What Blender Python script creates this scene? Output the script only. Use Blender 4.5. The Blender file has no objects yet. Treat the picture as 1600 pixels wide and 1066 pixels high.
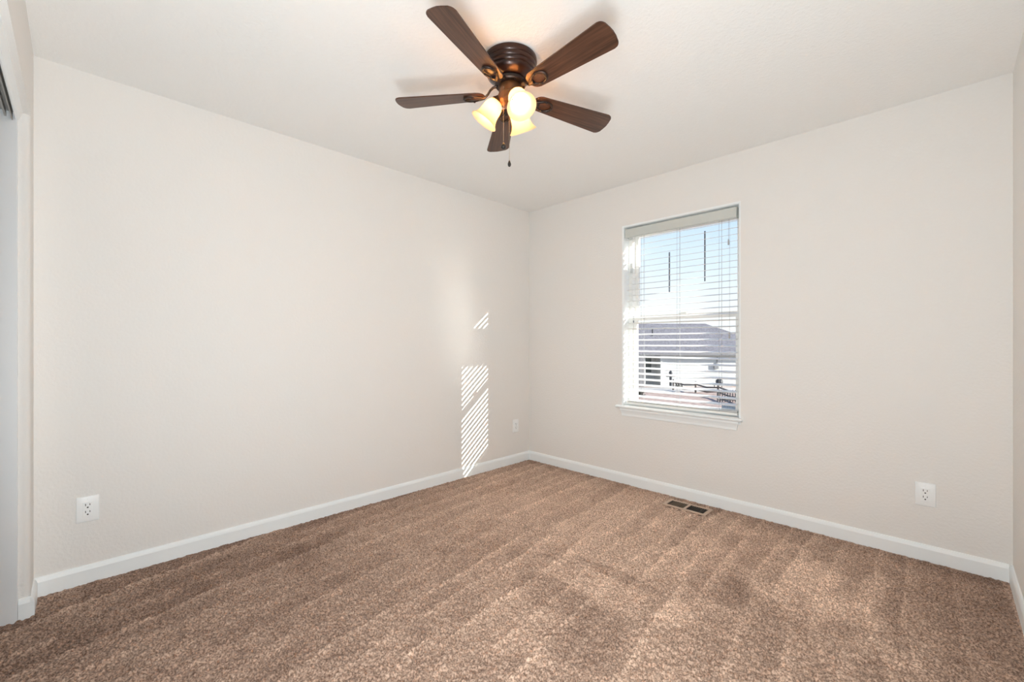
import bpy, bmesh, math, random
import numpy as np
from mathutils import Vector, Matrix

# ------------------------------------------------------------------ camera, sky, sun, big lights, exposure
S = bpy.context.scene
COL = S.collection
R_ = math.radians
random.seed(7)
rng = np.random.default_rng(11)

FPX = 677.3
CAM = Vector((2.883, -3.133, 1.134))
FWD = Vector((-.7059, .7084, 0)).normalized()
RGT = Vector((FWD.y, -FWD.x, 0))
cd = bpy.data.cameras.new('camera')
cd.sensor_width = 36.0
cd.lens = 36.0 * FPX / 1600.0
cd.shift_y = 3.7 / 1600.0
cd.clip_start = 0.02
cd.clip_end = 500
cam = bpy.data.objects.new('camera', cd)
COL.objects.link(cam)
cam.location = CAM
cam.rotation_euler = FWD.to_track_quat('-Z', 'Y').to_euler()
S.camera = cam

S.view_settings.view_transform = 'Standard'
S.view_settings.look = 'None'
S.view_settings.gamma = 1.0
S.view_settings.use_curve_mapping = False
S.view_settings.exposure = 0.17
S.cycles.use_denoising = True
S.cycles.max_bounces = 14
S.cycles.diffuse_bounces = 9
S.cycles.transparent_max_bounces = 16
S.cycles.sample_clamp_indirect = 18.0
S.cycles.use_guiding = True
S.cycles.blur_glossy = 0.2

# sky: blue above, nearly white haze at the horizon
W = bpy.data.worlds.new('sky')
S.world = W
W.use_nodes = True
nt = W.node_tree
nt.nodes.clear()
tc = nt.nodes.new('ShaderNodeTexCoord')
sx = nt.nodes.new('ShaderNodeSeparateXYZ')
rp = nt.nodes.new('ShaderNodeValToRGB')
bg = nt.nodes.new('ShaderNodeBackground')
ow = nt.nodes.new('ShaderNodeOutputWorld')
cl = nt.nodes.new('ShaderNodeTexNoise')
cl.inputs['Scale'].default_value = 5.0
cl.inputs['Detail'].default_value = 5.0
mm = nt.nodes.new('ShaderNodeMath'); mm.operation = 'MULTIPLY_ADD'
mm.inputs[1].default_value = 0.10
mmb = nt.nodes.new('ShaderNodeMath'); mmb.operation = 'SUBTRACT'; mmb.inputs[1].default_value = 0.05
nt.links.new(tc.outputs['Generated'], sx.inputs[0])
nt.links.new(tc.outputs['Generated'], cl.inputs['Vector'])
nt.links.new(cl.outputs['Fac'], mm.inputs[0])
nt.links.new(sx.outputs['Z'], mm.inputs[2])
nt.links.new(mm.outputs[0], mmb.inputs[0])
nt.links.new(mmb.outputs[0], rp.inputs[0])
e = rp.color_ramp.elements
e[0].position = 0.0; e[0].color = (.97, .99, 1.0, 1)
e[1].position = 1.0; e[1].color = (.12, .25, .62, 1)
for p, c in ((.07, (.95, .985, 1.0, 1)), (.16, (.78, .90, 1.0, 1)), (.27, (.57, .76, 1.0, 1)), (.5, (.28, .47, .86, 1))):
    q = e.new(p); q.color = c
nt.links.new(rp.outputs[0], bg.inputs[0])
bg.inputs[1].default_value = 1.02
nt.links.new(bg.outputs[0], ow.inputs[0])

TO_SUN = Vector((1.0, .53, .45)).normalized()
sl = bpy.data.lights.new('sun', 'SUN')
sl.energy = 13.0
sl.angle = R_(.22)
sl.color = (1.0, .95, .87)
so = bpy.data.objects.new('sun', sl)
COL.objects.link(so)
so.rotation_euler = (-TO_SUN).to_track_quat('-Z', 'Y').to_euler()
so.location = (12, 8, 9)

def area(name, loc, aim, sx_, sy_, power, color=(1, 1, 1)):
    l = bpy.data.lights.new(name, 'AREA')
    l.shape = 'RECTANGLE'; l.size = sx_; l.size_y = sy_; l.energy = power; l.color = color
    o = bpy.data.objects.new(name, l); COL.objects.link(o)
    o.location = loc
    o.rotation_euler = (Vector(aim) - Vector(loc)).to_track_quat('-Z', 'Y').to_euler()
    return o
# added fill lamps: one near the floor facing up, one facing the room
area('fill_bounce', (2.56, -2.92, .12), (2.56, -2.921, 2.42), .7, .7, 22, (.88, .965, 1.0))
area('fill_soft', (2.78, -3.22, .92), (.5, -.94, .85), .16, 1.2, 24, (.88, .965, 1.0))

# ------------------------------------------------------------------ helpers
def link(name, me, mat, parent=None):
    o = bpy.data.objects.new(name, me)
    COL.objects.link(o)
    if mat is not None:
        for m in (mat if isinstance(mat, (list, tuple)) else [mat]):
            me.materials.append(m)
    if parent: o.parent = parent
    return o

def obj(name, bm, mat, parent=None, smooth=False, angle=None):
    bmesh.ops.recalc_face_normals(bm, faces=bm.faces)
    me = bpy.data.meshes.new(name)
    bm.to_mesh(me); bm.free()
    if smooth:
        for p in me.polygons: p.use_smooth = p.area < .03
        if angle is not None:
            me.set_sharp_from_angle(angle=R_(angle))
    return link(name, me, mat, parent)

def thing(name, label, cat, loc=(0, 0, 0), group=None):
    o = bpy.data.objects.new(name, None)
    COL.objects.link(o)
    o.location = loc
    o.empty_display_size = .05
    return tag(o, label, cat, group)

def tag(o, label, cat, group=None):
    o['label'] = label; o['category'] = cat
    if group: o['group'] = group
    return o

def struct(o, label=None):
    o['kind'] = 'structure'
    if label: o['label'] = label
    return o

def box(bm, x0, x1, y0, y1, z0, z1, bev=0, seg=2, mi=0, M=None):
    vs = [bm.verts.new((x, y, z)) for x in (x0, x1) for y in (y0, y1) for z in (z0, z1)]
    if M is not None:
        for v in vs: v.co = M @ v.co
    idx = [(0, 1, 3, 2), (4, 6, 7, 5), (0, 4, 5, 1), (2, 3, 7, 6), (0, 2, 6, 4), (1, 5, 7, 3)]
    fs = [bm.faces.new([vs[i] for i in f]) for f in idx]
    for f in fs: f.material_index = mi
    if bev:
        es = {e for f in fs for e in f.edges}
        r = bmesh.ops.bevel(bm, geom=list(es), offset=bev, segments=seg, affect='EDGES', profile=.5)
        for f in r['faces']: f.material_index = mi
    return fs

def prism(bm, pts, axis, a, b, mi=0, M=None):
    """extrude a 2-D outline; axis 0: pts are (y,z) along x; 1: (x,z) along y; 2: (x,y) along z"""
    def mk(p, t):
        co = {0: (t, p[0], p[1]), 1: (p[0], t, p[1]), 2: (p[0], p[1], t)}[axis]
        v = Vector(co)
        return bm.verts.new(M @ v if M is not None else v)
    A = [mk(p, a) for p in pts]; B = [mk(p, b) for p in pts]
    n = len(pts)
    fs = [bm.faces.new(A), bm.faces.new(B[::-1])]
    for i in range(n):
        fs.append(bm.faces.new((A[i], B[i], B[(i + 1) % n], A[(i + 1) % n])))
    for f in fs: f.material_index = mi
    return fs

def lathe(bm, prof, seg=40, M=None, cap0=True, cap1=True, mi=0):
    rings = []
    for r, z in prof:
        ring = []
        for i in range(seg):
            t = 2 * math.pi * i / seg
            v = Vector((r * math.cos(t), r * math.sin(t), z))
            ring.append(bm.verts.new(M @ v if M is not None else v))
        rings.append(ring)
    for a, b in zip(rings, rings[1:]):
        for i in range(seg):
            f = bm.faces.new((a[i], a[(i + 1) % seg], b[(i + 1) % seg], b[i])); f.material_index = mi
    if cap0: bm.faces.new(rings[0]).material_index = mi
    if cap1: bm.faces.new(rings[-1][::-1]).material_index = mi

def tube(bm, pts, rad, seg=8, closed=False, mi=0, squash=1.0):
    pts = [Vector(p) for p in pts]
    n = len(pts)
    rads = rad if isinstance(rad, (list, tuple)) else [rad] * n
    rings = []
    up0 = Vector((0, 0, 1))
    for i in range(n):
        if closed: d = pts[(i + 1) % n] - pts[i - 1]
        else: d = pts[min(i + 1, n - 1)] - pts[max(i - 1, 0)]
        d.normalize()
        up = up0 if abs(d.dot(up0)) < .97 else Vector((1, 0, 0))
        s = d.cross(up).normalized(); u = s.cross(d).normalized()
        rings.append([bm.verts.new(pts[i] + rads[i] * (math.cos(t) * s + squash * math.sin(t) * u))
                      for t in (2 * math.pi * k / seg for k in range(seg))])
    m = n if closed else n - 1
    for i in range(m):
        a, b = rings[i], rings[(i + 1) % n]
        for k in range(seg):
            f = bm.faces.new((a[k], a[(k + 1) % seg], b[(k + 1) % seg], b[k])); f.material_index = mi
    if not closed:
        bm.faces.new(rings[0]).material_index = mi; bm.faces.new(rings[-1][::-1]).material_index = mi

def sphere(bm, c, r, seg=16, rings=10, sz=1.0, mi=0):
    M = Matrix.Translation(c) @ Matrix.Diagonal((1, 1, sz, 1))
    ret = bmesh.ops.create_uvsphere(bm, u_segments=seg, v_segments=rings, radius=r, matrix=M)
    for v in ret['verts']:
        for f in v.link_faces: f.material_index = mi

NB = bmesh.new

# ------------------------------------------------------------------ materials
def mat(name, color, rough=.5, metal=0.0, spec=.5, bump=None, var=None, coat=0.0):
    """bump=(scale, distance, detail); var=(scale, amount, stretch) a tonal mottling that belongs to the surface"""
    m = bpy.data.materials.new(name); m.use_nodes = True
    n = m.node_tree; b = n.nodes['Principled BSDF']
    b.inputs['Base Color'].default_value = (*color, 1)
    b.inputs['Roughness'].default_value = rough
    b.inputs['Metallic'].default_value = metal
    b.inputs['Specular IOR Level'].default_value = spec
    b.inputs['Coat Weight'].default_value = coat
    t = n.nodes.new('ShaderNodeTexCoord')
    if var:
        mp = n.nodes.new('ShaderNodeMapping'); mp.inputs['Scale'].default_value = var[2] if len(var) > 2 else (1, 1, 1)
        ns = n.nodes.new('ShaderNodeTexNoise'); ns.inputs['Scale'].default_value = var[0]; ns.inputs['Detail'].default_value = 5
        cr = n.nodes.new('ShaderNodeValToRGB')
        a = var[1]
        cr.color_ramp.elements[0].position = .3; cr.color_ramp.elements[1].position = .7
        cr.color_ramp.elements[0].color = (*[c * (1 - a) for c in color], 1)
        cr.color_ramp.elements[1].color = (*[min(1, c * (1 + a)) for c in color], 1)
        n.links.new(t.outputs['Object'], mp.inputs[0]); n.links.new(mp.outputs[0], ns.inputs['Vector'])
        n.links.new(ns.outputs['Fac'], cr.inputs[0]); n.links.new(cr.outputs[0], b.inputs['Base Color'])
    if bump:
        ns = n.nodes.new('ShaderNodeTexNoise'); ns.inputs['Scale'].default_value = bump[0]; ns.inputs['Detail'].default_value = bump[2]
        bp = n.nodes.new('ShaderNodeBump'); bp.inputs['Distance'].default_value = bump[1]; bp.inputs['Strength'].default_value = .6
        n.links.new(t.outputs['Object'], ns.inputs['Vector'])
        n.links.new(ns.outputs['Fac'], bp.inputs['Height']); n.links.new(bp.outputs[0], b.inputs['Normal'])
    return m

M_WALL = mat('painted_wall', (.82, .80, .775), .75, spec=.25, bump=(75, .003, 3))
M_CEIL = mat('textured_ceiling', (.87, .865, .85), .85, spec=.2, bump=(75, .0045, 4))
M_TRIM = mat('white_trim_paint', (.885, .915, .925), .38, spec=.4, bump=(60, .0006, 2))
M_VINYL = mat('white_vinyl', (.86, .86, .84), .35, bump=(40, .0004, 2))
M_SLAT = mat('blind_slat', (.86, .86, .84), .32, spec=.8, bump=(30, .0004, 2))
M_VAL = mat('backlit_valance', (.60, .62, .59), .42, bump=(30, .0004, 2))  # shade on the backlit white valance, put into its colour as grey
M_PLATE = mat('outlet_plastic', (.90, .915, .92), .3, bump=(50, .0002, 2))
M_SLOT = mat('dark_slot', (.05, .05, .045), .6, var=(40, .1))
M_CORD = mat('grey_cord', (.42, .43, .44), .7, var=(90, .15))
M_DARKCORD = mat('dark_grey_strip', (.22, .25, .29), .6, var=(60, .25))
M_REG = mat('tan_register_enamel', (.55, .40, .30), .4, bump=(80, .0003, 2))
M_REGDARK = mat('dark_duct', (.035, .025, .018), .6, var=(30, .2))
M_DAMP = mat('brown_damper', (.16, .105, .06), .5, var=(30, .2))
M_DOOR = mat('white_door', (.78, .80, .82), .42, bump=(25, .0005, 3))
M_TRACK = mat('aluminium_track', (.42, .41, .39), .45, metal=.6, var=(20, .1))
M_DARK = mat('closet_dark', (.10, .095, .09), .8, var=(5, .1))
M_BRONZE = mat('oiled_bronze', (.034, .011, .006), .30, metal=.55, spec=.6, var=(9, .35), coat=.25)
M_HUB = mat('dark_bronze_ring', (.045, .032, .027), .38, metal=.7, var=(14, .3))
M_KIT = mat('amber_bronze', (.19, .085, .035), .33, metal=.6, var=(12, .3))
M_CHAIN = mat('brass_chain', (.42, .34, .24), .35, metal=.8, var=(50, .1))
M_FOB = mat('black_fob', (.018, .013, .011), .35, var=(40, .2))

def wood_mat():
    m = bpy.data.materials.new('walnut_blade'); m.use_nodes = True
    n = m.node_tree; b = n.nodes['Principled BSDF']
    t = n.nodes.new('ShaderNodeTexCoord'); mp = n.nodes.new('ShaderNodeMapping')
    mp.inputs['Scale'].default_value = (3.0, 55, 20)
    ns = n.nodes.new('ShaderNodeTexNoise'); ns.inputs['Scale'].default_value = 1.6; ns.inputs['Detail'].default_value = 7
    ns.inputs['Distortion'].default_value = .6
    cr = n.nodes.new('ShaderNodeValToRGB')
    cr.color_ramp.elements[0].position = .30; cr.color_ramp.elements[0].color = (.042, .018, .011, 1)
    cr.color_ramp.elements[1].position = .72; cr.color_ramp.elements[1].color = (.125, .056, .032, 1)
    n.links.new(t.outputs['Object'], mp.inputs[0]); n.links.new(mp.outputs[0], ns.inputs['Vector'])
    n.links.new(ns.outputs['Fac'], cr.inputs[0]); n.links.new(cr.outputs[0], b.inputs['Base Color'])
    b.inputs['Roughness'].default_value = .31
    b.inputs['Specular IOR Level'].default_value = .45
    return m
M_WOOD = wood_mat()

def glass_mat():
    m = bpy.data.materials.new('window_glass'); m.use_nodes = True
    n = m.node_tree; n.nodes.clear()
    o = n.nodes.new('ShaderNodeOutputMaterial'); mx = n.nodes.new('ShaderNodeMixShader')
    tr = n.nodes.new('ShaderNodeBsdfTransparent'); gl = n.nodes.new('ShaderNodeBsdfGlossy'); fr = n.nodes.new('ShaderNodeLayerWeight'); pw = n.nodes.new('ShaderNodeMath'); pw.operation = 'POWER'; pw.inputs[1].default_value = 4.5; ml = n.nodes.new('ShaderNodeMath'); ml.operation = 'MULTIPLY_ADD'; ml.inputs[1].default_value = .6; ml.inputs[2].default_value = .025
    tr.inputs[0].default_value = (.97, .985, .98, 1); gl.inputs['Roughness'].default_value = .02
    n.links.new(fr.outputs['Facing'], pw.inputs[0]); n.links.new(pw.outputs[0], ml.inputs[0]); n.links.new(ml.outputs[0], mx.inputs[0]); n.links.new(tr.outputs[0], mx.inputs[1]); n.links.new(gl.outputs[0], mx.inputs[2])
    n.links.new(mx.outputs[0], o.inputs[0])
    return m
M_GLASS = glass_mat()

def shade_mat():
    m = bpy.data.materials.new('cream_frosted_glass'); m.use_nodes = True
    n = m.node_tree; n.nodes.clear()
    o = n.nodes.new('ShaderNodeOutputMaterial'); mx = n.nodes.new('ShaderNodeMixShader')
    tl = n.nodes.new('ShaderNodeBsdfTranslucent'); df = n.nodes.new('ShaderNodeBsdfPrincipled')
    t = n.nodes.new('ShaderNodeTexCoord'); ns = n.nodes.new('ShaderNodeTexNoise'); ns.inputs['Scale'].default_value = 18
    cr = n.nodes.new('ShaderNodeValToRGB')
    cr.color_ramp.elements[0].color = (.93, .84, .64, 1); cr.color_ramp.elements[1].color = (.97, .90, .74, 1)
    n.links.new(t.outputs['Object'], ns.inputs['Vector']); n.links.new(ns.outputs['Fac'], cr.inputs[0])
    n.links.new(cr.outputs[0], tl.inputs[0]); n.links.new(cr.outputs[0], df.inputs['Base Color'])
    df.inputs['Roughness'].default_value = .3
    mx.inputs[0].default_value = .38
    n.links.new(tl.outputs[0], mx.inputs[1]); n.links.new(df.outputs[0], mx.inputs[2]); n.links.new(mx.outputs[0], o.inputs[0])
    return m
M_SHADE = shade_mat()

def emit_mat(name, color, strength):
    m = bpy.data.materials.new(name); m.use_nodes = True
    n = m.node_tree; n.nodes.clear()
    o = n.nodes.new('ShaderNodeOutputMaterial'); em = n.nodes.new('ShaderNodeEmission')
    em.inputs[0].default_value = (*color, 1); em.inputs[1].default_value = strength
    n.links.new(em.outputs[0], o.inputs[0])
    return m
M_BULB = emit_mat('lit_bulb', (1.0, .51, .20), 105)

# ------------------------------------------------------------------ room shell
XR, YF, ZC = 3.115, -3.27, 2.42          # right wall, closet wall, ceiling
T = .12
bm = NB(); box(bm, -T, 0, YF - .9, .16, -.06, ZC + .05)
struct(obj('wall_left', bm, M_WALL))
bm = NB(); box(bm, XR, XR + T, YF - .9, .16, -.06, ZC + .05)
struct(obj('wall_right', bm, M_WALL))
bm = NB(); box(bm, -T, XR + T, YF - .9, .16, ZC, ZC + .06)
struct(obj('ceiling', bm, M_CEIL))

# window wall with a plastered, rounded opening
WX0, WX1, WZ0, WZ1 = 1.041, 1.904, .605, 2.072
def wall_with_hole():
    bm = NB()
    O = [(0, 0), (XR, 0), (XR, ZC), (0, ZC)]
    I = [(WX0, WZ0), (WX1, WZ0), (WX1, WZ1), (WX0, WZ1)]
    O = [(-.0 + 0, -.06), (XR, -.06), (XR, ZC), (0, ZC)]
    fo = [bm.verts.new((x, 0, z)) for x, z in O]; fi = [bm.verts.new((x, 0, z)) for x, z in I]
    bo = [bm.verts.new((x, .16, z)) for x, z in O]; bi = [bm.verts.new((x, .16, z)) for x, z in I]
    edges = []
    for i in range(4):
        j = (i + 1) % 4
        bm.faces.new((fo[i], fo[j], fi[j], fi[i]))
        bm.faces.new((bo[j], bo[i], bi[i], bi[j]))
        bm.faces.new((fi[i], fi[j], bi[j], bi[i]))
        bm.faces.new((fo[j], fo[i], bo[i], bo[j]))
    for i in range(4):
        edges.append(bm.edges.get((fi[i], fi[(i + 1) % 4])))
    bmesh.ops.bevel(bm, geom=edges, offset=.0155, segments=5, affect='EDGES', profile=.5)
    bm.normal_update()
    for f in bm.faces:          # bright light on the plastered return put in by the white trim colour
        c = f.calc_center_median()
        if 1e-4 < c.y < .1599 and WX0 - .03 < c.x < WX1 + .03 and c.z > .5 and c.z < 2.2: f.material_index = 1
    return bm
struct(obj('wall_back', wall_with_hole(), [M_WALL, M_TRIM], smooth=True, angle=35))

# closet wall (behind and left of the camera), with the closet opening and its rounded return
JX = .19; CX1 = 2.0; HZ = 2.085; BX = YF - .115
bm = NB()
pts = []
rr = .02
pts = [(0, YF), (JX - rr, YF)] + [(JX - rr + rr * math.sin(a), YF - rr + rr * math.cos(a)) for a in (R_(22), R_(45), R_(67))] + [(JX, YF - rr), (JX, BX), (0, BX)]
prism(bm, pts, 2, -.06, HZ)
box(bm, 0, XR, BX, YF, HZ, ZC)
box(bm, CX1, 2.14, BX, YF, -.06, HZ); box(bm, 3.06, XR, BX, YF, -.06, HZ)      # open doorway in which the photographer stands
box(bm, 2.04, 2.14, YF - .84, BX, -.06, ZC)
struct(obj('wall_front', bm, M_WALL, smooth=True, angle=30))
bm = NB(); box(bm, 0, XR, YF - .9, YF - .84, -.06, ZC)
struct(obj('wall_closet', bm, M_WALL))

# closet header moulding, hanging rails and sliding doors
bm = NB()
prism(bm, [(YF - .013, 2.105), (YF - .030, 2.050), (YF - .036, 2.047), (YF - .040, 2.047), (YF - .040, 2.0845), (YF - .020, 2.105)], 0, JX + .0155, CX1)
struct(obj('trim_1', bm, M_TRIM), 'white moulding across the head of closet opening')
bm = NB()
box(bm, JX + .0155, CX1, YF - .115, YF - .0405, 2.074, 2.0845)
for a_, b_, c_ in ((.047, .050, 2.040), (.064, .070, 2.050), (.083, .086, 2.040), (.100, .106, 2.050)):
    box(bm, JX + .016, CX1, YF - b_, YF - a_, c_, 2.0738)
struct(obj('trim_2', bm, M_TRACK), 'grey hanging rails in the head of closet opening')
bm = NB(); box(bm, JX + .0003, JX + .015, YF - .115, YF - .0345, -.03, 2.0845, .0015)
struct(obj('trim_3', bm, M_DOOR), 'white side jamb board of closet opening')
bm = NB(); box(bm, 1.05, CX1 - .004, YF - .0625, YF - .0515, .014, 2.035, .003)
struct(obj('door_1', bm, M_DOOR))
bm = NB(); box(bm, .98, CX1 - .05, YF - .0985, YF - .0875, .014, 2.035, .003)
struct(obj('door_2', bm, M_DOOR))

# baseboards: flat face with an eased top
BP = [(0, -.03), (.0125, -.03), (.0125, .062), (.0095, .073), (.0050, .0815), (0, .083)]
def base_along_y(name, x, sgn, y0, y1):
    bm = NB(); prism(bm, [(x + sgn * a, b) for a, b in BP], 1, y0, y1)
    return struct(obj(name, bm, M_TRIM))
base_along_y('baseboard_left', 0, 1, YF + .0005, 0)
base_along_y('baseboard_right', XR, -1, YF, 0)
bm = NB(); prism(bm, [(-a, b) for a, b in BP], 0, .0126, XR - .0126)
struct(obj('baseboard_back', bm, M_TRIM))
bm = NB()
prism(bm, [(YF + a, b) for a, b in BP], 0, .014, JX + .0125)
prism(bm, [(JX + a, b) for a, b in BP], 1, YF - .033, YF + .0)
struct(obj('baseboard_front', bm, M_TRIM))

# ------------------------------------------------------------------ carpet: every vertex is part of a tuft of cut pile
def smooth_noise(nx, ny, cx, cy, seed):
    g = np.random.default_rng(seed).random((cy + 2, cx + 2))
    u = np.linspace(0, cx, nx, endpoint=False); v = np.linspace(0, cy, ny, endpoint=False)
    iu = u.astype(int); iv = v.astype(int); fu = u - iu; fv = v - iv
    fu = fu * fu * (3 - 2 * fu); fv = fv * fv * (3 - 2 * fv)
    a = g[np.ix_(iv, iu)]; b = g[np.ix_(iv, iu + 1)]; c = g[np.ix_(iv + 1, iu)]; d = g[np.ix_(iv + 1, iu + 1)]
    return (a * (1 - fu) + b * fu) * (1 - fv)[:, None] + (c * (1 - fu) + d * fu) * fv[:, None]

def sstep(a, b, x):
    t = np.clip((x - a) / (b - a), 0, 1); return t * t * (3 - 2 * t)

def nap_field(X, Y):
    """vacuum strokes: 0 = pile brushed away (dark), 1 = pile laid over (light)"""
    ny, nx = X.shape
    wob = (smooth_noise(nx, ny, 9, 9, 3) - .5) * .055 + (smooth_noise(nx, ny, 26, 26, 4) - .5) * .011
    s = X - .040 * Y * Y + wob
    def strokes(s, seed, wmin, wmax, hard):
        r = np.random.default_rng(seed)
        edges = [-.9]
        while edges[-1] < 3.4: edges.append(edges[-1] + r.uniform(wmin, wmax))
        edges = np.array(edges); amp = r.uniform(.35, 1.0, len(edges)); off = r.uniform(-.25, .25, len(edges))
        k = np.clip(np.searchsorted(edges, s) - 1, 0, len(edges) - 2)
        f = (s - edges[k]) / (edges[k + 1] - edges[k])
        return off[k] * .8 + amp[k] * (.75 * np.exp(-f * hard) + .45 * np.exp(-f * hard * .35) - .38)
    far = strokes(s, 5, .10, .17, 6.0)
    near = strokes(s + .05, 8, .12, .24, 9.0)
    mid = strokes(s + .1, 21, .11, .19, 8.0)
    yb = Y + (smooth_noise(nx, ny, 24, 5, 6) - .5) * .5
    w1 = sstep(-1.15, -.95, yb); w2 = sstep(-2.15, -1.95, yb)
    v = far * w1 + mid * (1 - w1) * w2 + near * (1 - w2)
    v = v * .40 * (1 - .35 * sstep(2.0, 2.6, X))
    # slow change: lighter in the middle and towards the window, darker at closet end and walls
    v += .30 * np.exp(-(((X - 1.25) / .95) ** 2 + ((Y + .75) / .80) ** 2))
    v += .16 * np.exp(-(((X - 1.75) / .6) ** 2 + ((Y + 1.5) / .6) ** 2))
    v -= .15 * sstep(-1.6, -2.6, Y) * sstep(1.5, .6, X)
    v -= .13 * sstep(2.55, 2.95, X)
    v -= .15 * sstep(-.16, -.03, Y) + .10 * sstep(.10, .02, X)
    # trodden patches on the right
    r = np.random.default_rng(2)
    for cx_, cy_, rx, ry, a in ((2.42, -.72, .22, .30, .16), (2.05, -.85, .10, .30, .12), (2.44, -.60, .10, .20, .30), (2.60, -.82, .13, .10, .26), (2.36, -.86, .09, .08, .22), (2.02, -.28, .09, .06, .22), (2.30, -.38, .08, .12, .2),
                                (2.66, -.55, .05, .22, .2), (2.1, -1.35, .07, .11, .22), (1.95, -.62, .10, .12, .15), (2.72, -1.05, .10, .08, .2), (1.62, -.55, .12, .08, .15),
                                (1.75, -1.25, .22, .05, -.26), (1.62, -1.62, .20, .11, -.26), (1.9, -1.72, .14, .2, -.2), (2.15, -1.0, .16, .14, -.18)):
        q = ((X - cx_ + wob) / rx) ** 2 + ((Y - cy_ + wob) / ry) ** 2
        v += a * sstep(1.5, .5, q)
    v += (smooth_noise(nx, ny, 12, 12, 9) - .5) * .14 + (smooth_noise(nx, ny, 45, 45, 10) - .5) * .16
    return np.clip(.43 + v, 0, 1)

def carpet():
    step = .0042
    x = np.arange(-.01, XR + .012, step); y = np.arange(YF - .125, .012, step)
    X, Y = np.meshgrid(x, y); ny, nx = X.shape
    nap = nap_field(X, Y)
    r = np.random.default_rng(1)
    w = r.random((ny, nx))
    soft = (w + np.roll(w, 1, 0) + np.roll(w, 1, 1) + np.roll(w, (1, 1), (0, 1))) / 4
    n2 = smooth_noise(nx, ny, int(nx / 3.1), int(ny / 3.1), 30)
    n3 = smooth_noise(nx, ny, int(nx / 8), int(ny / 8), 31)
    ed = sstep(0, .05, np.minimum(np.minimum(X, XR - X), -Y))
    Z = (soft - .5) * .015 * (.4 + .6 * ed) + (n2 - .5) * .016 * (.12 + .88 * ed) + (n3 - .5) * .006 * ed + (nap - .4) * .003 * ed
    jx = (r.random((ny, nx)) - .5) * step * .8; jy = (r.random((ny, nx)) - .5) * step * .8
    co = np.stack([X + jx, Y + jy, Z - .002], -1).reshape(-1, 3).astype(np.float32)
    i = np.arange(nx * ny).reshape(ny, nx)
    q = np.stack([i[:-1, :-1], i[:-1, 1:], i[1:, 1:], i[1:, :-1]], -1).reshape(-1, 4).astype(np.int32)
    me = bpy.data.meshes.new('floor')
    me.vertices.add(len(co)); me.vertices.foreach_set('co', co.ravel())
    me.loops.add(q.size); me.loops.foreach_set('vertex_index', q.ravel())
    me.polygons.add(len(q)); me.polygons.foreach_set('loop_start', np.arange(0, q.size, 4, dtype=np.int32))
    me.polygons.foreach_set('use_smooth', np.ones(len(q), bool))
    at = me.attributes.new('nap', 'FLOAT', 'POINT'); at.data.foreach_set('value', nap.ravel().astype(np.float32))
    me.update(calc_edges=True); me.validate()
    m = bpy.data.materials.new('brown_twist_carpet'); m.use_nodes = True
    n = m.node_tree; b = n.nodes['Principled BSDF']
    a = n.nodes.new('ShaderNodeAttribute'); a.attribute_name = 'nap'
    cr = n.nodes.new('ShaderNodeValToRGB')
    cr.color_ramp.elements[0].color = (.22, .140, .103, 1); cr.color_ramp.elements[1].color = (.76, .565, .44, 1)
    t = n.nodes.new('ShaderNodeTexCoord')
    f1 = n.nodes.new('ShaderNodeTexNoise'); f1.inputs['Scale'].default_value = 155; f1.inputs['Detail'].default_value = 2
    fl = n.nodes.new('ShaderNodeValToRGB')
    fl.color_ramp.elements[0].position = .36; fl.color_ramp.elements[0].color = (.50, .45, .43, 1)
    fl.color_ramp.elements[1].position = .64; fl.color_ramp.elements[1].color = (1.40, 1.40, 1.40, 1)
    mx = n.nodes.new('ShaderNodeMix'); mx.data_type = 'RGBA'; mx.blend_type = 'MULTIPLY'; mx.inputs[0].default_value = 1.0
    n.links.new(a.outputs['Fac'], cr.inputs[0])
    n.links.new(t.outputs['Object'], f1.inputs['Vector']); n.links.new(f1.outputs['Fac'], fl.inputs[0])
    n.links.new(cr.outputs[0], mx.inputs[6]); n.links.new(fl.outputs[0], mx.inputs[7]); n.links.new(mx.outputs[2], b.inputs['Base Color'])
    b.inputs['Roughness'].default_value = .95; b.inputs['Specular IOR Level'].default_value = .1
    b.inputs['Sheen Weight'].default_value = .15; b.inputs['Sheen Roughness'].default_value = .5
    struct(link('floor', me, m))
    bm = NB(); box(bm, 0, XR, YF - .84, YF - .12, -.06, -.006)
    return struct(obj('floor_closet', bm, m))
carpet()

# ------------------------------------------------------------------ window
wr = bpy.data.objects.new('window_1', None); COL.objects.link(wr); wr.location = (0, 0, 0)
struct(wr, 'white single hung window with stool and apron')
FY0, FY1 = .082, .158
def rect_frame(bm, x0, x1, z0, z1, y0, y1, wl, wr_, wb, wt, bev=.002):
    box(bm, x0, x0 + wl, y0, y1, z0, z1, bev); box(bm, x1 - wr_, x1, y0, y1, z0, z1, bev)
    box(bm, x0 + wl, x1 - wr_, y0, y1, z0, z0 + wb, bev); box(bm, x0 + wl, x1 - wr_, y0, y1, z1 - wt, z1, bev)
GX0, GX1 = 1.108, 1.860
bm = NB(); rect_frame(bm, WX0, WX1, WZ0, WZ1, FY0, FY1, .036, .022, .045, .036)
obj('frame', bm, M_VINYL, wr)
bm = NB(); rect_frame(bm, WX0 + .0365, WX1 - .0225, 1.322, WZ1 - .0365, .124, .148, GX0 - WX0 - .0365, WX1 - .0225 - GX1, .036, .032)
us = obj('upper_sash', bm, M_VINYL, wr)
bm = NB(); box(bm, GX0 - .004, GX1 + .004, .134, .138, 1.354, WZ1 - .066)
obj('pane', bm, M_GLASS, us)
bm = NB(); rect_frame(bm, WX0 + .0365, WX1 - .0225, .6505, 1.358, .090, .118, GX0 - WX0 - .0365, WX1 - .0225 - GX1, .0225, .034)
ls = obj('lower_sash', bm, M_VINYL, wr)
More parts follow.
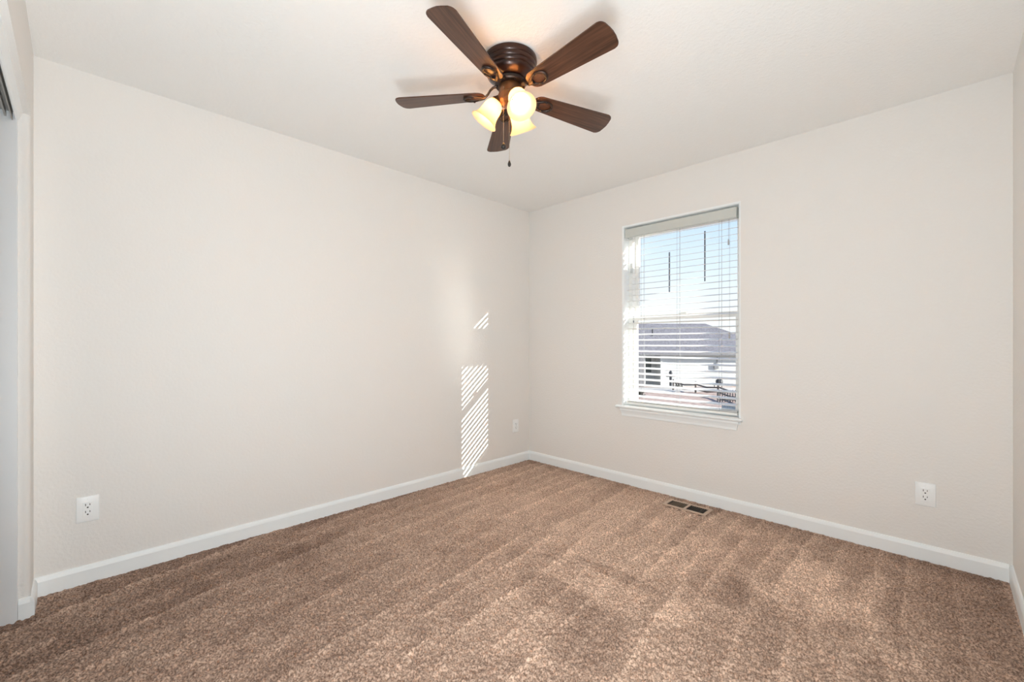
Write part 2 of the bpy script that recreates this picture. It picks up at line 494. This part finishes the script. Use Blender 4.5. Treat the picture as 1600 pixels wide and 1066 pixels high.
bm = NB(); box(bm, GX0 - .004, GX1 + .004, .101, .105, .671, 1.328)
obj('pane', bm, M_GLASS, ls)
bm = NB(); box(bm, 1.455, 1.515, .092, .116, 1.3585, 1.366, .002); box(bm, 1.47, 1.53, .096, .108, 1.366, 1.374, .003)
obj('sash_lock', bm, M_VINYL, ls)
for zz in (1.30, 1.335):
    bm = NB(); box(bm, WX0 + .031, WX0 + .0435, .086, .0895, zz, zz + .022, .001)
    obj('tilt_latch', bm, M_DARKCORD, wr)
bm = NB()
for k in range(5):
    box(bm, WX0 + .012 + k * .005, WX0 + .0145 + k * .005, .0810, .0819, 1.70 + .004 * (k % 3), 1.79)
lb = obj('frame_marks', bm, M_CORD, wr); lb['label'] = 'grey upright marks on left side of frame'  # row of thin grey upright bars on the frame
# stool with a rounded nose and horns, and a cove apron below it
SZ = .632
bm = NB()
nose = [(FY0 - .001, SZ), (-.024, SZ), (-.031, SZ - .004), (-.034, SZ - .011), (-.031, SZ - .018), (-.024, SZ - .022), (FY0 - .001, SZ - .022)]
prism(bm, nose, 0, WX0 + .0005, WX1 - .0005)
nose2 = [(-.0005, SZ)] + nose[1:6] + [(-.0005, SZ - .022)]
prism(bm, nose2, 0, WX0 - .058, WX0 + .0005); prism(bm, nose2, 0, WX1 - .0005, WX1 + .030)
st = obj('stool', bm, M_TRIM, wr, smooth=True, angle=40)
bm = NB()
prof = [(-.0005, SZ - .0225), (-.020, SZ - .0225), (-.021, SZ - .034), (-.014, SZ - .050), (-.010, SZ - .066), (-.010, SZ - .082), (-.0005, SZ - .086)]
def ap(x, p):  # ends cut back towards the bottom
    k = (SZ - p[1]) / .09
    return (x[0] + .022 * k if x[1] < 0 else x[0] - .022 * k, p[0], p[1])
A = [bm.verts.new(ap((WX0 - .03, -1), p)) for p in prof]; B = [bm.verts.new(ap((WX1 + .012, 1), p)) for p in prof]
bm.faces.new(A); bm.faces.new(B[::-1])
for i in range(len(prof)):
    bm.faces.new((A[i], B[i], B[(i + 1) % len(prof)], A[(i + 1) % len(prof)]))
obj('apron', bm, M_TRIM, wr)

# ------------------------------------------------------------------ venetian blind inside the opening
BXa, BXb = WX0 + .012, WX1 - .012
bl = thing('window_blind', 'white horizontal slat blind with open slats hanging inside the window', 'blind', (1.47, .05, WZ1))
def local(bm, root):
    bmesh.ops.translate(bm, verts=bm.verts, vec=-Vector(root.location)); return bm
bm = NB(); box(bm, BXa + .004, BXb - .004, .020, .074, 2.012, 2.052, .002)
obj('headrail', local(bm, bl), M_SLAT, bl)
bm = NB(); prism(bm, [(.004, 1.986), (.001, 1.992), (.001, 2.048), (.004, 2.056), (.013, 2.056), (.013, 1.986)], 0, BXa, BXb)
box(bm, BXa, BXa + .008, .013, .05, 1.986, 2.056); box(bm, BXb - .008, BXb, .013, .05, 1.986, 2.056)
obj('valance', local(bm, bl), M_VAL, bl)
TILT = R_(12.5); SW = .048; PITCH = .0450
bm = NB()
zs = [1.972 - PITCH * k for k in range(29)]
stack = [.6655, .6705]
for z, tl in [(z, TILT) for z in zs if z > .70] + [(z, 0) for z in stack]:
    pts = []
    n_ = 6
    top = [(-SW / 2 + SW * i / n_, .0014 * (1 - (2 * i / n_ - 1) ** 2)) for i in range(n_ + 1)]
    out = top + [(p[0], p[1] - .0019) for p in top[::-1]]
    c_, s_ = math.cos(tl), math.sin(tl)
    prism(bm, [(.047 + a * c_ - b * s_, z + a * s_ + b * c_) for a, b in out], 0, BXa + .003, BXb - .003)
obj('slats', local(bm, bl), M_SLAT, bl, smooth=True, angle=40)
bm = NB(); box(bm, BXa + .002, BXb - .002, .022, .072, .643, .661, .003)
obj('bottom_rail', local(bm, bl), M_SLAT, bl)
for x in (1.185, 1.475, 1.775):
    bm = NB()
    for y in (.0215, .0725): tube(bm, [(x, y, 2.015), (x, y, .66)], .0009, 6)
    tube(bm, [(x + .008, .047, 2.015), (x + .008, .047, .66)], .0008, 6)
    obj('ladder_cord', local(bm, bl), M_CORD, bl)
for x, zt in ((1.838, 1.812), (1.845, 1.17)):
    bm = NB(); tube(bm, [(x, .0165, 2.02), (x, .0165, zt + .03)], .0010, 6)
    pc = obj('pull_cord', local(bm, bl), M_CORD, bl)
    bm = NB(); lathe(bm, [(.002, zt + .038), (.0045, zt + .03), (.006, zt), (.004, zt - .004)], 12, Matrix.Translation((x, .0155, 0)))
    obj('tassel', local(bm, bl), M_CORD, pc)

# dark strips and a sticker on the panes
for x, z0, z1, lab in ((1.364, 1.535, 1.846, 'shorter dark vertical strip on the upper window pane'), (1.635, 1.592, 1.962, 'longer dark vertical strip on the upper window pane')):
    bm = NB(); box(bm, x - .0055, x + .0055, .1322, .1338, z0 , z1 )
    o = obj('glass_strip', bm, M_DARKCORD); tag(o, lab, 'strip')
M_STK = mat('blue_grey_sticker', (.33, .40, .52), .5, var=(60, .2))
bm = NB(); box(bm, 1.765, 1.855, .0993, .1007, .6745, .714)
stk = tag(obj('window_sticker', bm, M_STK), 'blue grey sticker in lower right corner of the window pane', 'sticker')
M_INK = mat('dark_ink', (.10, .13, .20), .6, var=(40, .2))
bm = NB()
for k in range(5):
    tube(bm, [(1.775 + .015 * k + .011 * math.cos(a) * .5, .0988, .694 + .0065 * math.sin(a)) for a in [R_(t + 40 * k) for t in range(0, 250, 30)]], .0011, 6)
obj('scribble', bm, M_INK, stk)

# ------------------------------------------------------------------ electrical outlets
def outlet(name, label, M, group=None):
    r = thing(name, label, 'outlet', M.translation)
    r.matrix_world = M
    w, h = .079, .121            # plate, local x right, y out of the wall (towards -y), z up
    bm = NB(); box(bm, -w / 2, w / 2, -.0065, 0, -h / 2, h / 2, .0035, 3)
    obj('cover_plate', bm, M_PLATE, r, smooth=True, angle=40)
    bm = NB(); box(bm, -.0168, .0168, -.0087, -.005, -.0335, .0335, .0012)
    rc = obj('receptacle', bm, M_PLATE, r)
    for zc in (.0165, -.0165):
        bm = NB(); box(bm, -.0088, -.0062, -.0090, -.0070, zc, zc + .010)
        box(bm, .0062, .0088, -.0090, -.0070, zc + .001, zc + .009)
        lathe(bm, [(.0034, .0070), (.0034, .0090)], 14, Matrix.Translation((0, 0, zc - .008)) @ Matrix.Rotation(R_(90), 4, 'X'))
        sl_ = obj('socket_slots', bm, M_SLOT, rc); sl_['label'] = 'dark slots'
    for zc in (.0475, -.0475):
        bm = NB(); lathe(bm, [(.0030, .0050), (.0030, .0070), (.0022, .0074)], 12, Matrix.Translation((0, 0, zc)) @ Matrix.Rotation(R_(90), 4, 'X'))
        obj('screw', bm, M_PLATE, r)
    return r
RZ90 = Matrix.Rotation(R_(90), 4, 'Z')
outlet('wall_outlet', 'white wall outlet low on the left wall near the closet', Matrix.Translation((0, -3.097, .348)) @ RZ90, 'wall outlets')
outlet('wall_outlet', 'small far white outlet on the left wall beside the room corner', Matrix.Translation((0, -.194, .352)) @ RZ90, 'wall outlets')
outlet('wall_outlet', 'white wall outlet right of the window on the window wall', Matrix.Translation((2.814, 0, .344)), 'wall outlets')

# ------------------------------------------------------------------ floor register
rg = thing('floor_register', 'brown metal floor vent set in the carpet under the window', 'vent', (1.632, -.172, .0))
x0, x1, y0, y1 = -.148, .148, -.068, .068
bm = NB()
box(bm, x0, x1, y0, y0 + .020, .004, .012, .002); box(bm, x0, x1, y1 - .020, y1, .004, .012, .002)
box(bm, x0, x0 + .022, y0 + .02, y1 - .02, .004, .012, .002); box(bm, x1 - .022, x1, y0 + .02, y1 - .02, .004, .012, .002)
box(bm, -.008, .008, y0 + .02, y1 - .02, .004, .012, .001)
obj('frame', bm, M_REG, rg)
bm = NB(); box(bm, x0 + .02, x1 - .02, y0 + .018, y1 - .018, .0062, .0072)
obj('duct', bm, M_REGDARK, rg)
bm = NB(); box(bm, x0 + .034, -.009, y0 + .021, y1 - .021, .0073, .0085)
dm = obj('damper', bm, M_DAMP, rg); dm['label'] = 'brown damper half closed'
bm = NB()
for k in range(9):
    for base in (x0 + .022, .008):
        x = base + .0135 * (k + .5)
        if x < x1 - .024 and not (base < 0 and x > -.010):
            box(bm, x - .0012, x + .0012, y0 + .02, y1 - .02, .0074, .0112)
obj('louvers', bm, M_REGDARK, rg)

# ------------------------------------------------------------------ ceiling fan with three-light kit
FX, FY = 1.492, -1.748
fan = thing('ceiling_fan', 'dark bronze ceiling fan with five walnut blades and three lit glass shades', 'ceiling fan', (FX, FY, ZC))
prof = [(.112, 0), (.119, -.004), (.121, -.016), (.119, -.026), (.1155, -.029), (.1165, -.034), (.1155, -.044), (.1115, -.047), (.1125, -.052), (.111, -.061), (.106, -.064),
        (.107, -.069), (.104, -.078), (.096, -.084), (.082, -.093), (.072, -.098), (.066, -.100), (.030, -.101)]
bm = NB(); lathe(bm, prof, 64)
obj('motor_housing', bm, M_BRONZE, fan, smooth=True, angle=50)
bm = NB(); lathe(bm, [(.030, -.1005), (.066, -.1005), (.0705, -.104), (.071, -.116), (.067, -.121), (.052, -.122), (.03, -.122)], 48)
for k in range(10):
    a = k * math.pi / 5 + .2
    lathe(bm, [(.004, -.1212), (.004, -.125), (.002, -.126)], 10, Matrix.Translation((.060 * math.cos(a), .060 * math.sin(a), 0)))
obj('blade_hub', bm, M_HUB, fan, smooth=True, angle=40)
bm = NB(); lathe(bm, [(.048, -.1225), (.052, -.128), (.0515, -.160), (.056, -.165), (.056, -.190), (.050, -.199), (.036, -.206), (.016, -.212), (.013, -.220), (.009, -.228), (.004, -.231)], 40)
obj('light_fitter', bm, M_KIT, fan, smooth=True, angle=40)

# blades: rounded plank, pitched, on a looped iron each
def blade_outline():
    r0, r1 = .118, .541
    def hw(r): return .0425 + (.0635 - .0425) * min(1, (r - r0) / (r1 - r0 - .05))
    pts = []
    def arc(cx, cy, rad, a0, a1, n=7):
        return [(cx + rad * math.cos(R_(a0 + (a1 - a0) * i / n)), cy + rad * math.sin(R_(a0 + (a1 - a0) * i / n))) for i in range(n + 1)]
    rt, ri = .026, .036
    pts += arc(r0 + ri, -hw(r0) + ri, ri, 180, 270)
    pts += arc(r1 - rt - .006, -hw(r1) + rt, rt, 270, 345)
    pts += [(r1 - .001, -.02), (r1, 0), (r1 - .001, .02)]
    pts += arc(r1 - rt - .006, hw(r1) - rt, rt, 15, 90)
    pts += arc(r0 + ri, hw(r0) - ri, ri, 90, 180)
    return pts
BO = blade_outline()
ROT0 = 6.26539
TILT_X, TILT_Y = .01166, -.04643
BZ = 2.262 - ZC
first = None
for k in range(5):
    a = ROT0 - k * 2 * math.pi / 5
    # blade frame: radial, tangential, normal of the (slightly out of level) rotor plane, then the pitch
    rad_ = Vector((math.cos(a), math.sin(a), 0)); rad_.z = TILT_X * rad_.x + TILT_Y * rad_.y; rad_.normalize()
    nrm = Vector((-TILT_X, -TILT_Y, 1)).normalized()
    tan_ = nrm.cross(rad_).normalized()
    M = Matrix((rad_, tan_, nrm)).transposed().to_4x4()
    M.translation = (0, 0, BZ)
    M = M @ Matrix.Rotation(R_(-12.0), 4, 'X')
    if first is None:
        bm = NB(); prism(bm, BO, 2, -.0028, .0028)
        es = [e_ for e_ in bm.edges if abs(e_.verts[0].co.z - e_.verts[1].co.z) < 1e-6]
        bmesh.ops.bevel(bm, geom=es, offset=.0012, segments=2, affect='EDGES')
        b_ = obj('blade', bm, M_WOOD, fan)
        bm = NB()
        cx_ = .178
        loop = [(cx_ + .036 * math.cos(t), .0275 * math.sin(t), -.0080) for t in [2 * math.pi * i / 28 for i in range(28)]]
        rads = [.0042 + .0026 * max(0, math.cos(2 * math.pi * i / 28)) for i in range(28)]
        tube(bm, loop, rads, 8, closed=True, squash=.75)
        stem = [(.062, 0, .036), (.078, 0, .034), (.092, .002, .022), (.104, .004, .004), (.116, .003, -.006), (.130, 0, -.0085), (.147, 0, -.008)]
        tube(bm, stem, [.008, .008, .0072, .0068, .007, .0085, .011], 10, squash=.7)
        for q in (-1, 1):
            tube(bm, [(.122, 0, -.0085), (.137, .011 * q, -.0085), (.152, .019 * q, -.008)], [.007, .006, .005], 8, squash=.75)
        for px, py in ((cx_ + .033, 0), (cx_ - .004, .026), (cx_ - .004, -.026)):
            sphere(bm, Vector((px, py, -.011)), .0055, 10, 6, .7)
        i_ = obj('blade_iron', bm, M_HUB, b_, smooth=True, angle=50)
        first = (b_, i_)
    else:
        b_ = first[0].copy(); COL.objects.link(b_); b_.parent = fan
        i_ = first[1].copy(); COL.objects.link(i_); i_.parent = b_
    b_.matrix_local = M

# light kit: socket arm > bell shade > bulb, three times
TOWARD = Vector((-FWD.x, -FWD.y, 0)); first = None
for az in (24, -96, 150):
    a = R_(az)
    d = (TOWARD * math.cos(a) + RGT * math.sin(a)).normalized()
    dip = R_(55)
    ax = (d * math.cos(dip) + Vector((0, 0, -math.sin(dip)))).normalized()
    side = Vector((0, 0, 1)).cross(d).normalized()
    third = ax.cross(side).normalized()
    M = Matrix((side, third, ax)).transposed().to_4x4()          # local z runs out along the shade
    M.translation = d * .050 + Vector((0, 0, -.172))
    if first is None:
        bm = NB(); lathe(bm, [(.010, -.022), (.013, -.006), (.020, .006), (.026, .012), (.0275, .026), (.024, .030), (.012, .030)], 28)
        s_ = obj('lamp_socket', bm, M_KIT, fan, smooth=True, angle=45)
        bm = NB()
        out = [(.0255, .020), (.031, .026), (.039, .040), (.0425, .056), (.043, .072), (.0445, .088), (.050, .104), (.0585, .117), (.0640, .1225)]
        inn = [(r - .0035, z + .0008) for r, z in out[::-1]]
        lathe(bm, out + [(.0650, .1245), (.0630, .1258)] + inn[0:], 40, cap0=False, cap1=False)
        g_ = obj('lamp_shade', bm, M_SHADE, s_, smooth=True, angle=60)
        bm = NB(); sphere(bm, Vector((0, 0, .064)), .022, 20, 14, 1.15); lathe(bm, [(.012, .030), (.013, .050)], 16)
        u_ = obj('bulb', bm, M_BULB, s_, smooth=True)
        first = (s_, g_, u_)
    else:
        s_ = first[0].copy(); COL.objects.link(s_); s_.parent = fan
        for q in first[1:]:
            c_ = q.copy(); COL.objects.link(c_); c_.parent = s_
    s_.matrix_local = M

# pull chains
for lat, tow, zt, zb, fr in ((-.030, .046, -.150, 2.005, .0125), (-.004, .030, -.214, 1.934, .0075)):
    p = TOWARD * tow + RGT * lat
    bm = NB(); zb_ = zb - ZC
    n_ = int((zt - zb_) / .007)
    tube(bm, [(p.x, p.y, zt), (p.x, p.y, zb_ + .012)], .0007, 6)
    for i in range(n_): sphere(bm, Vector((p.x, p.y, zt - .007 * i)), .0014, 6, 4)
    tube(bm, [(p.x * .8, p.y * .8, zt), (p.x, p.y, zt)], .002, 6)
    ch = obj('pull_chain', bm, M_CHAIN, fan, smooth=True)
    bm = NB(); lathe(bm, [(.002, zb_ + .016), (fr * .6, zb_ + .010), (fr, zb_), (fr * .85, zb_ - .008), (fr * .4, zb_ - .012)], 14, Matrix.Translation((p.x, p.y, 0)))
    obj('pull_fob', bm, M_FOB, ch, smooth=True)

# ------------------------------------------------------------------ outside: yard, neighbour's house, fences
GZ = -2.5
def out_pt(u, d, z=0):
    """a spot on the yard: d metres ahead of the viewpoint, u metres to its right"""
    p = CAM + FWD * d + RGT * u
    return Vector((p.x, p.y, z))
ROTF = Matrix.Rotation(math.atan2(RGT.y, RGT.x), 4, 'Z')
M_GRAVEL = mat('pink_gravel', (.34, .25, .215), .95, bump=(9, .03, 5), var=(3.5, .35))
M_PAVE = mat('pale_concrete', (.46, .44, .42), .9, var=(2, .12))
M_SIDING = mat('white_siding', (.58, .59, .58), .7, var=(1.5, .05))
M_ROOF = mat('grey_shingle', (.155, .15, .17), .9, bump=(14, .02, 4), var=(6, .35))
M_FASC = mat('grey_fascia', (.20, .20, .21), .6, var=(3, .1))
M_WIN = mat('dark_house_glass', (.10, .13, .13), .15, var=(2, .2))
M_FENCE = mat('weathered_rail', (.12, .10, .09), .8, var=(6, .3, (1, 1, 4)))
M_IRON = mat('black_iron', (.04, .045, .055), .5, var=(10, .2))
M_BUSH = mat('dark_shrub', (.055, .06, .045), .9, var=(8, .5))

bm = NB(); box(bm, -90, 40, .3, 110, GZ - .3, GZ)
struct(obj('ground', bm, M_GRAVEL), 'pinkish gravel yard seen through the window')
def placed(bm, d, u=0, z=GZ):
    return Matrix.Translation(out_pt(u, d, z)) @ ROTF
o = None
bm = NB(); box(bm, -14, 30, -1.6, 1.5, -.25, .03)
o = struct(obj('road', bm, M_PAVE)); o.matrix_world = placed(bm, 34.0, 8)

D = 36.5
def U(px): return (px - 800) / FPX * D
def Zp(py): return CAM.z + (536.7 - py) / FPX * D - GZ      # height above the yard at the facade
H = thing('neighbor_house', 'single storey white house with grey shingle roof across the yard', 'house', out_pt(U(1085), D, GZ))
H.matrix_world = placed(None, D, U(1085))
ux = lambda px: U(px) - U(1085)
eave = Zp(553)
bm = NB(); box(bm, ux(1034), ux(1240), 0, 9, 0, eave)
box(bm, ux(930), ux(1034), 1.6, 9, 0, eave)
for k in range(12):
    z = .25 + k * .22
    if z < eave - .1: box(bm, ux(1036), ux(1240), -.018, 0, z, z + .012)
obj('wall', bm, M_SIDING, H)
# hip roof: ridge parallel to the facade, right end sloping down
bm = NB()
ov = .45
e0, e1, f0, f1 = ux(900), ux(1240) , -ov, 9 + ov
rz = eave + 2.75
ry = 4.5
v = [bm.verts.new(c) for c in ((e0, f0, eave), (e1, f0, eave), (e1, f1, eave), (e0, f1, eave), (e0, ry, rz), (ux(1128) * (D + ry) / D + .3, ry, rz))]
for f in ((0, 1, 5, 4), (1, 2, 5), (2, 3, 4, 5), (3, 0, 4), (0, 3, 2, 1)): bm.faces.new([v[i] for i in f])
obj('roof', bm, M_ROOF, H)
bm = NB(); box(bm, e0, e1, -ov - .02, -ov, eave - .12, eave + .05)
gt = obj('fascia', bm, M_FASC, H)
bm = NB(); tube(bm, [(ux(1034), 2.4, eave + 1.2), (ux(1034), 2.4, eave + 2.15)], .06, 10)
obj('vent_pipe', bm, M_IRON, H)
bm = NB(); rect_frame(bm, ux(1007.5), ux(1029.5), Zp(586), Zp(556.5), 1.52, 1.60, .14, .14, .12, .10, 0)
hw_ = obj('window', bm, M_SIDING, H)
bm = NB(); box(bm, ux(1009.5), ux(1027.5), 1.56, 1.6, Zp(584.5), Zp(558))
obj('pane', bm, M_WIN, hw_)
for px in (1006.5, 1033):
    bm = NB(); box(bm, ux(px) - .08, ux(px) + .08, -.1, .06, 0, eave)
    obj('porch_post', bm, M_SIDING, H)
bm = NB(); box(bm, ux(996), ux(1004.5), -.4, .4, 0, Zp(556))
obj('dark_strip', bm, M_FASC, H)  # plain dark upright box left of the porch
bm = NB(); box(bm, ux(1115), ux(1121.5), -.14, -.02, Zp(576.5), Zp(568.5)); box(bm, ux(1119.7), ux(1120.7), -.08, -.02, Zp(568), Zp(558))
obj('meter_box', bm, M_FASC, H)

def at_px(px, py, zoff=0):
    """yard spot that a ray from the viewpoint would meet at this height of the picture"""
    d = (CAM.z - GZ) * FPX / (py - 536.7)
    return (px - 800) / FPX * d, d
# lamp post
u_, d_ = at_px(1048, 607.5)
bm = NB(); tube(bm, [(0, 0, 0), (0, 0, 1.15)], .10, 10); box(bm, -.35, .35, -.05, .05, .95, 1.03); lathe(bm, [(.09, 1.15), (.14, 1.2), (.12, 1.36), (.02, 1.45)], 12)
o = tag(obj('lamp_post', bm, M_IRON), 'short dark post with a cross arm in front of white house', 'post'); o.matrix_world = placed(None, d_, u_)
# low shrubs
for px, py, sz, lab in ((1060, 607, .45, 'small dark shrub beside the dark post in the yard'), (1001, 621, .42, 'small dark shrub at left edge of yard view')):
    u_, d_ = at_px(px, py)
    bm = NB()
    rr_ = random.Random(px)
    for k in range(90):
        a_, b_, r_ = rr_.uniform(0, 6.28), rr_.uniform(.05, 1), rr_.uniform(.2, 1)
        c = Vector((math.cos(a_) * sz * .7 * r_, math.sin(a_) * sz * .7 * r_, sz * 1.2 * b_))
        q = Vector((rr_.uniform(-1, 1), rr_.uniform(-1, 1), rr_.uniform(-1, 1))).normalized() * .09
        w_ = q.cross(Vector((.3, .5, .8))).normalized() * .05
        f_ = [bm.verts.new(c - q), bm.verts.new(c + w_), bm.verts.new(c + q), bm.verts.new(c - w_)]
        bm.faces.new(f_)
    for k in range(6):
        a_ = k * 1.05
        tube(bm, [(0, 0, 0), (math.cos(a_) * sz * .4, math.sin(a_) * sz * .4, sz * .9)], .02, 5)
    o = tag(obj('shrub', bm, M_BUSH), lab, 'shrub'); o.matrix_world = placed(None, d_, u_)
# split rail fence receding to the right
fp = [at_px(px, py) for px, py in ((1052, 610), (1087, 614), (1122, 619), (1165, 631))]
P = [out_pt(u, d, GZ) for u, d in fp]
fr = thing('rail_fence', 'low split rail fence crossing the gravel yard', 'fence', P[0])
for p in P:
    q = p - P[0]
    bm = NB(); tube(bm, [q, q + Vector((0, 0, .85))], [.075, .06], 8)
    obj('post', bm, M_FENCE, fr)
for a_, b_ in zip(P, P[1:]):
    for h0, h1 in ((.62, .58), (.26, .30)):
        qa, qb = a_ - P[0] + Vector((0, 0, h0)), b_ - P[0] + Vector((0, 0, h1))
        mid = (qa + qb) / 2 + Vector((0, 0, -.10))
        bm = NB(); tube(bm, [qa, mid, qb], [.05, .06, .05], 7)
        obj('rail', bm, M_FENCE, fr)
# iron picket panel and a dark covered grill at the right
u_, d_ = at_px(1135, 628.5)
pk = thing('picket_panel', 'dark iron picket panel standing at right of the yard', 'fence panel'); pk.matrix_world = placed(None, d_, u_)
wd = 14 / FPX * d_
bm = NB()
for k in range(8): tube(bm, [(-wd + k * wd * 2 / 7, 0, 0), (-wd + k * wd * 2 / 7, 0, .74)], .028, 6)
obj('pickets', bm, M_IRON, pk)
bm = NB(); box(bm, -wd, wd, -.02, .02, .10, .17); box(bm, -wd, wd, -.02, .02, .56, .63)
obj('crossbars', bm, M_IRON, pk)
u_, d_ = at_px(1122, 607)
gr = thing('grill', 'dark covered barbecue grill standing before the white house wall', 'grill'); gr.matrix_world = placed(None, d_, u_)
bm = NB(); box(bm, -.45, .42, -.25, .25, .30, .40, .02)
obj('shelf', bm, M_IRON, gr)
bm = NB(); lathe(bm, [(.24, .40), (.28, .50), (.25, .68), (.10, .78)], 16, Matrix.Translation((.1, 0, 0)))
obj('lid', bm, M_IRON, gr)
for q in (-1, 1):
    bm = NB(); tube(bm, [(.30 * q, 0, 0), (.30 * q, 0, .3)], .03, 6)
    obj('leg', bm, M_IRON, gr)

# unseen beam on a post, added outside to shade a band of the sun
bm = NB(); box(bm, 5.0, 5.2, .16, 3.6, 3.27, 3.52); box(bm, 5.02, 5.18, 3.42, 3.58, GZ, 3.27)
struct(obj('shade_beam', bm, M_SIDING))
